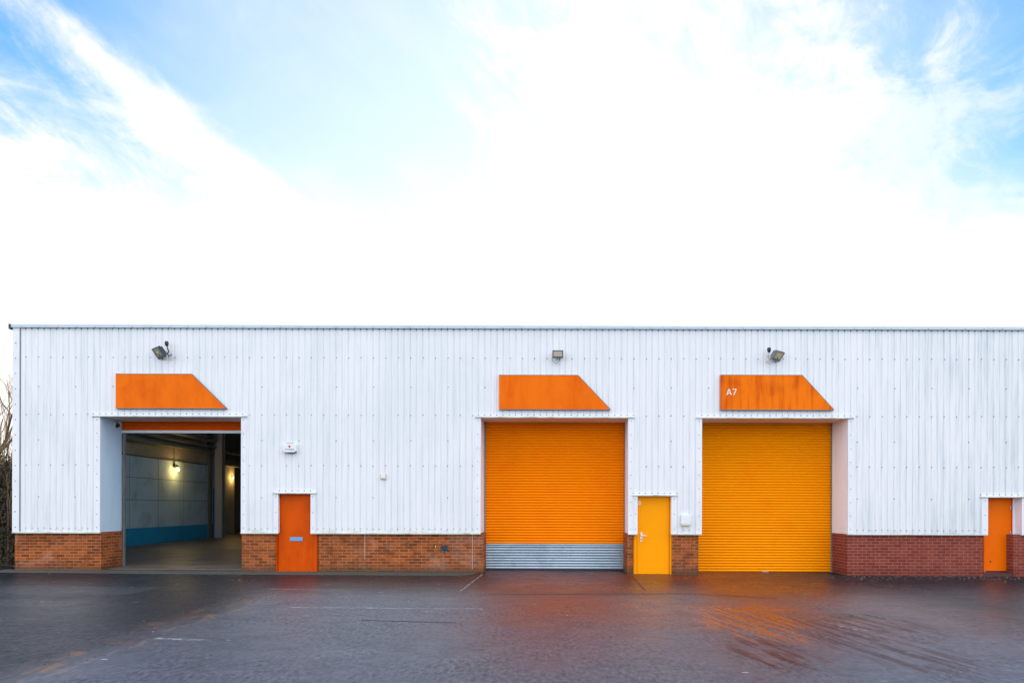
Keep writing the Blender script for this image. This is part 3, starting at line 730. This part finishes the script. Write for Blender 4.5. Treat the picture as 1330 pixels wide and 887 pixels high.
# ------------------------------------------------------------------ sign boards
SIGN_L = ['clean orange board with slanted right end above the open bay', 'blank orange board with slanted right end above the middle shutter',
          'streaky weathered orange board lettered A7 above the amber shutter']
for i, (a, b, c, y0, y1) in enumerate(SIGNS):
    x0 = fx(a); zb_ = fz(y1, (a + c) / 2); e = empty('sign_board', (x0, -0.06, zb_)); tag(e, SIGN_L[i], 'sign board', 'orange boards above the bays')
    w, w1_, h = fx(c) - x0, fx(b) - x0, fz(y0, (a + c) / 2) - zb_
    q = MB(); q.prism_y([(0, 0), (w, 0), (w1_, h), (0, h)], -0.012, 0.05); q.build('panel', M['o_sign2'] if i == 2 else M['o_sign'], e)
    # thin folded edge
    q = MB(); q.box(-0.008, w1_, -0.016, 0.052, h, h + 0.010)
    q.box(0, w, -0.010, 0.052, -0.016, 0.0)
    dv = Vector((w1_ - w, 0, h)).normalized(); nn = Vector((dv.z, 0, -dv.x)) * 0.010
    q.hexa([(w, -0.016, 0), (w + nn.x, -0.016, nn.z), (w + nn.x, .052, nn.z), (w, .052, 0), (w1_, -0.016, h), (w1_ + nn.x, -0.016, h + nn.z), (w1_ + nn.x, .052, h + nn.z), (w1_, .052, h)])
    q.build('edge_trim', M['rail'], e)
    if i == 2:
        def strokes(parts):
            q = MB()
            for p, r_, wd in parts:
                p = Vector(p); r_ = Vector(r_); d = (r_ - p).normalized(); n_ = Vector((-d.y, d.x)) * wd / 2
                q.prism_y([tuple(p - n_), tuple(r_ - n_), tuple(r_ + n_), tuple(p + n_)], -0.017, -0.0125)
            return q
        ox, oz = fx(942.5) - x0, fz(513.5, 948) - zb_; hh = 0.155
        strokes([((ox, oz), (ox + .055, oz + hh), .022), ((ox + .058, oz + hh), (ox + .113, oz), .022)]).build('letter', M['white'], e)
        q = strokes([((ox + .025, oz + .045), (ox + .088, oz + .045), .020)])
        for j, v in enumerate(q.v): q.v[j] = (v[0], v[1] - 0.0008, v[2])
        lt = q.build('letter_bar', M['white'], e)
        q = strokes([((ox + .145, oz + hh - .012), (ox + .245, oz + hh - .012), .020)]); q.build('digit_bar', M['white'], e)
        q = strokes([((ox + .236, oz + hh - .02), (ox + .175, oz), .022)])
        for j, v in enumerate(q.v): q.v[j] = (v[0], v[1] - 0.0008, v[2])
        q.build('digit', M['white'], e)

# ------------------------------------------------------------------ floodlights
def floodlight(px, py, yaw, tilt, label, house, glass, sensor=None, scale=1.0, loop=False):
    e = empty('floodlight', (fx(px), -0.02, fz(py, px))); tag(e, label, 'floodlight', 'floodlights above the bays')
    Rm = Matrix.Translation((0, -0.16, 0)) @ Matrix.Rotation(R(yaw), 4, 'Z') @ Matrix.Rotation(R(tilt), 4, 'X')
    def put(q, name, m, parent, smooth=False, bevel=0.0, T=Rm):
        q.v = [tuple(T @ Vector(v)) for v in q.v]; return q.build(name, m, parent, smooth, bevel)
    w, h = 0.14 * scale, 0.10 * scale
    q = MB(); q.box(-w, w, -0.02, 0.035, -h, h); q.box(-w * .8, w * .8, 0.035, 0.07, -h * .8, h * .8)
    for k in range(7): q.box(-w * .75 + k * w * .25 - .004, -w * .75 + k * w * .25 + .004, 0.07, 0.095, -h * .7, h * .7)
    hs = put(q, 'housing', house, e, bevel=0.006)
    q = MB(); q.box(-w * 1.02, w * 1.02, -0.03, -0.0205, h * .84, h); q.box(-w * 1.02, w * 1.02, -0.03, -0.0205, -h, -h * .55)
    q.box(-w * 1.02, -w * .84, -0.03, -0.0205, -h * .55, h * .84); q.box(w * .84, w * 1.02, -0.03, -0.0205, -h * .55, h * .84)
    put(q, 'bezel', house, hs)
    q = MB(); q.box(-w * .84, w * .84, -0.0245, -0.0205, -h * .55, h * .84); put(q, 'lens', glass, e)
    q = MB(); q.box(-w * .25, w * .25, -0.0285, -0.0246, h * .0, h * .34); put(q, 'led_chip', M['led'], e)
    q = MB(); q.box(-0.035, 0.035, 0.03, 0.05, -0.16, -0.04); q.box(-0.012, 0.012, -0.13, 0.032, -0.11, -0.085)
    q.tube([(0, -0.14, -0.1), (0, -0.16, -0.04)], 0.012, 8)
    q.v = [(v[0], v[1], v[2] + 0.03) for v in q.v]; q.build('bracket', house, e)
    if loop:
        pts = [(-0.10 + 0.0 * k, 0, 0) for k in range(0)]
        for k in range(13):
            a = math.pi + k / 12 * math.pi; pts.append((-0.035 + 0.105 * math.cos(a), -0.05, -0.07 + 0.13 * math.sin(a)))
        q = MB(); q.tube(pts, 0.007, 6); q.build('cable', M['cable'], e, smooth=True)
    if sensor:
        sx, sz, pale = sensor
        q = MB(); q.tube([(sx, -0.02, sz - .16), (sx, -0.09, sz - .1), (sx, -0.1, sz)], 0.014, 8)
        q.tube([(sx, -0.02, sz - .16), (sx - .02, -0.05, sz - 0.24), (sx + .03, -0.07, sz - 0.30), (sx + 0.12, -0.10, sz - 0.26)], 0.012, 8)
        q.build('sensor_arm', M['white'] if pale else M['dark_navy'], e, smooth=True)
        q = MB(); q.tube([(sx, -0.12, sz - .055), (sx, -0.12, sz), (sx, -0.12, sz + 0.05), (sx, -0.12, sz + .065)], [0.03, 0.048, 0.045, 0.03], 12)
        q.build('sensor', M['dark_navy'], e, smooth=True)
    return e
floodlight(211, 460, -42, 36, 'dark floodlight turned to the left above the open bay', M['dark_navy'], M['glass_g'], (0.17, 0.23, False), 1.45)
floodlight(723.5, 462, 0, 20, 'square floodlight facing forward with cable loop above the middle shutter', M['grey_metal'], M['glass_p'], None, 0.95, True)
floodlight(1006, 464, 38, 38, 'floodlight turned to the right beside a black sensor above the A7 board', M['grey_metal'], M['glass_y'], (-0.20, 0.15, True), 1.25)

# ------------------------------------------------------------------ alarm box
e = empty('alarm_box', (fx(377.5), 0, fz(582, 377))); tag(e, 'white burglar alarm box with red emblem high left of the first door', 'alarm box')
q = MB(); q.prism_y([(-.17, -.08), (-.11, -.115), (.11, -.115), (.17, -.08), (.175, .08), (.10, .11), (-.10, .11), (-.175, .08)], -0.10, 0.03)
q.build('cover', M['white'], e, bevel=0.012)
MB().prism_y([(-.15, -.10), (-.10, -.128), (.10, -.128), (.15, -.10), (.11, -.116), (-.11, -.116)], -0.085, 0.02).build('base_lens', M['plinth_red'], e)
MB().box(-.09, .09, -0.08, 0.02, 0.112, 0.122).build('top_vent', M['screw'], e)
q = MB(); q.prism_y([(-.035, .055), (-.02, .035), (-.02, .015), (0, 0.0), (.02, .015), (.02, .035), (.035, .055), (.0, .065)], -0.104, -0.1005); q.build('emblem', M['red_print'], e)
q = MB(); q.box(-.12, -.03, -0.104, -0.1005, -.045, -.022); q.build('lettering', M['pink_print'], e)
q = MB(); q.box(-.02, .12, -0.104, -0.1005, -.055, -.022); q.build('lettering', M['blue_print'], e)
# sensor box with yellowed frame
e = empty('junction_box', (fx(498), 0, fz(618.7, 498))); tag(e, 'small white box with yellowed frame fixed midway up the white cladding', 'junction box')
MB().box(-.075, .075, -0.03, 0.03, -.075, .07).build('frame', M['yellowed'], e, bevel=0.004)
MB().box(-.058, .058, -0.05, -0.031, -.048, .058).build('cover', M['white'], e, bevel=0.005)
# dark outdoor socket on the brick
e = empty('wall_socket', (fx(577.5), 0.05, fz(712.5, 577))); tag(e, 'small black weatherproof box on the orange brick left of the middle shutter', 'wall socket')
MB().box(-.08, .08, -0.07, -0.001, -.06, .085).build('box', M['dark_navy'], e, bevel=0.012)
for s in (-1, 1): MB().tube([(s * .04, -0.035, -.058), (s * .04, -0.035, -.085)], 0.022, 10).build('cable_gland', M['cable'], e)
e = empty('wall_tag', (fx(565), 0.05, fz(708.5, 565))); tag(e, 'tiny yellow tag with black hook on the brick left of the black box', 'tag')
MB().box(-.03, -.005, -0.02, -0.001, -.03, .05).build('hook', M['dark_navy'], e)
MB().box(-.004, .022, -0.012, -0.001, -.045, .005).build('tag_plate', M['yellow_print'], e)
# meter box
e = empty('meter_box', (fx(890.5), 0, fz(675.5, 890))); tag(e, 'plain white box on the cladding right of the amber door', 'meter box')
MB().box(-.125, .125, -0.07, -0.005, -.10, .14).build('cover', M['trim'], e, bevel=0.006)
MB().box(-.115, .10, -0.072, -0.006, -.135, -.10).build('base_edge', M['yellowed'], e)
# dome camera under the soffit
e = empty('security_camera', (X1L, 0.63, 3.79)); tag(e, 'black dome security camera on the jamb at the top of the open bay', 'camera')
MB().tube([(0.0, 0, 0.03), (0.05, 0, 0.03)], 0.055, 14).build('mount', M['white'], e, smooth=False)
q = MB(); q.tube([(0.05, 0, 0.03), (0.075, 0, 0.025), (0.10, 0, 0.015), (0.118, 0, 0.0)], [0.066, 0.062, 0.042, 0.01], 16); q.build('dome', M['black'], e, smooth=True)
MB().tube([(0.01, 0, 0.08), (0.01, 0.05, 0.14), (0.012, 0.14, 0.155)], 0.008, 6).build('cable', M['cable'], e)

# ------------------------------------------------------------------ vegetation left of the building
M['bark'] = weathered('winter_bark', (0.13, 0.095, 0.06), (0.06, 0.05, 0.035), 0.9, 0.5, (9, 9, 3), 0.5)
M['twig'] = weathered('winter_twig', (0.25, 0.165, 0.085), (0.12, 0.085, 0.05), 0.9, 0.5, (4, 4, 4), 0.5)
M['shrub'] = weathered('shrub_leaf', (0.045, 0.048, 0.03), (0.03, 0.022, 0.016), 0.8, 0.6, (3, 3, 3), 0.6)
M['deadleaf'] = weathered('dead_leaf', (0.10, 0.06, 0.035), (0.05, 0.035, 0.025), 0.85, 0.6, (5, 5, 5), 0.6)
def grow(mb_t, mb_c, p, d, L, r, lev, rng):
    n = 4; pts = [p]; rs = [r]; dd = d.copy()
    for i in range(n):
        dd = (dd + Vector((rng.uniform(-.18, .18), rng.uniform(-.18, .18), rng.uniform(-.02, .16)))).normalized()
        pts.append(pts[-1] + dd * L / n); rs.append(r * (1 - 0.42 * (i + 1) / n))
    (mb_t if lev <= 1 else mb_c).tube(pts, rs, 6 if lev <= 1 else (4 if lev < 4 else 3), caps=False)
    if lev >= 5: return
    for k in range(rng.randint(3, 4) if lev < 4 else 4):
        i = rng.randint(1 if lev > 0 else 2, n)
        an = rng.uniform(0, 6.28); sp_ = rng.uniform(0.45, 0.95)
        side = Vector((math.cos(an), math.sin(an), 0)); nd = (dd * 1.0 + side * sp_ + Vector((0, 0, 0.15))).normalized()
        grow(mb_t, mb_c, pts[i], nd, L * rng.uniform(0.55, 0.75), rs[i] * 0.62, lev + 1, rng)
def tree(x, y, h, seed, label):
    rng = random.Random(seed); e = empty('bare_tree', (x, y, ground_z(x))); tag(e, label, 'tree', 'bare trees left of the warehouse')
    a, b = MB(), MB(); grow(a, b, Vector((0, 0, -0.1)), Vector((rng.uniform(-.1, .1), 0, 1)).normalized(), h * 0.42, h * 0.021, 0, rng)
    a.build('trunk', M['bark'], e, smooth=True); b.build('crown', M['twig'], e)
tree(-23.9, 13.2, 8.4, 3, 'bare tree nearest to the left corner of the warehouse')
tree(-26.4, 16.0, 9.5, 11, 'bare tree second from the left corner of the warehouse')
tree(-23.6, 10.6, 5.5, 5, 'low bare tree leaning at the left corner of the warehouse')
def shrub(x, y, w, h, seed, label):
    rng = random.Random(seed); e = empty('shrub', (x, y, ground_z(x))); tag(e, label, 'shrub', 'dark shrubs left of the warehouse')
    a = MB(); b = MB()
    for k in range(130):
        an = rng.uniform(0, 6.28); rr = w * 0.5 * rng.random() ** .5
        p0 = Vector((rr * .5 * math.cos(an), rr * .5 * math.sin(an), -0.05)); p2 = Vector((rr * 1.15 * math.cos(an), rr * 1.15 * math.sin(an), h * rng.uniform(.7, 1.35)))
        pm = p0.lerp(p2, .5) + Vector((rng.uniform(-.1, .1), rng.uniform(-.1, .1), 0.1))
        a.tube([p0, pm, p2], [0.022, 0.014, 0.004], 4, caps=False)
        for j in range(3):
            c0 = pm.lerp(p2, rng.uniform(0, .9)); a.tube([c0, c0 + Vector((rng.uniform(-.35, .35), rng.uniform(-.35, .35), rng.uniform(.2, .55)))], [0.008, 0.003], 3, caps=False)
    for k in range(15000):
        z = rng.random() ** 0.8; an = rng.uniform(0, 6.28); rr = w * 0.5 * (rng.random() ** 0.5) * (1 - 0.55 * max(0, z - .45))
        c = Vector((rr * math.cos(an), rr * math.sin(an), z * h * (0.9 + 0.16 * math.sin(an * 3 + seed))))
        u = Vector((rng.uniform(-1, 1), rng.uniform(-1, 1), rng.uniform(-1, 1))).normalized() * rng.uniform(.02, .055)
        v = u.orthogonal().normalized() * u.length * rng.uniform(.4, .9)
        b.face([c - u, c - v, c + u, c + v], 0 if rng.random() < .7 else 1)
    a.build('stem', M['twig'], e); b.build('foliage', [M['shrub'], M['deadleaf']], e)
shrub(-19.9, 7.2, 2.6, 3.3, 1, 'dark shrub closest to the left corner of the warehouse')
shrub(-22.0, 8.4, 2.8, 3.7, 2, 'dark shrub just left of the one at the warehouse corner')
shrub(-24.4, 9.5, 3.0, 3.4, 3, 'dark shrub farthest left of the warehouse')
shrub(-14.35, 1.5, 1.7, 2.7, 4, 'low dark shrub standing against the side of the warehouse')
shrub(-16.2, 3.4, 2.4, 3.1, 6, 'dark shrub between the low one at the wall and the taller ones behind')

tree(-21.9, 9.0, 6.5, 21, 'slender bare tree rising out of the shrubs at the corner of the warehouse')
# ------------------------------------------------------------------ loose chips and leaves at the foot of the walls
M['chip'] = weathered('stone_chip', (0.26, 0.24, 0.20), (0.14, 0.13, 0.11), 0.8, 0.5, (9, 9, 9), 0.6)
M['leaf'] = mat('fallen_leaf', (0.13, 0.065, 0.025), 0.8)
rng = random.Random(9); q = MB()
def chip(x, y, s, mi):
    z = ground_z(x) + 0.002; n = 5; b = len(q.v); a0 = rng.uniform(0, 6.28)
    for lv, k_ in ((0, 1.0), (s * 0.6, 0.6)):
        for k in range(n):
            an = a0 + k * 2 * math.pi / n; q.v.append((x + s * k_ * math.cos(an) * rng.uniform(.7, 1.2), y + s * k_ * math.sin(an) * rng.uniform(.7, 1.2), z + lv))
    q.f.append(tuple(b + n + k for k in range(n))); q.mi.append(mi)
    for k in range(n):
        j = (k + 1) % n; q.f.append((b + k, b + j, b + n + j, b + n + k)); q.mi.append(mi)
for k in range(230):
    x = rng.uniform(7.6, 13.5); chip(x, -abs(rng.gauss(0, 0.45)) - 0.02, rng.uniform(.005, .016), 0 if rng.random() < .7 else 1)
for k in range(120): chip(rng.uniform(-13, 13), rng.uniform(-8.5, -0.8), rng.uniform(.006, .018), 0 if rng.random() < .5 else 1)
for k in range(40): chip(rng.gauss(-5.0, .4), rng.uniform(-10.5, -5.0), rng.uniform(.006, .017), 1)
tag(q.build('gravel_litter', [M['chip'], M['leaf']]), 'loose stone chips and dead leaves scattered over the wet yard', 'litter', kind='stuff')
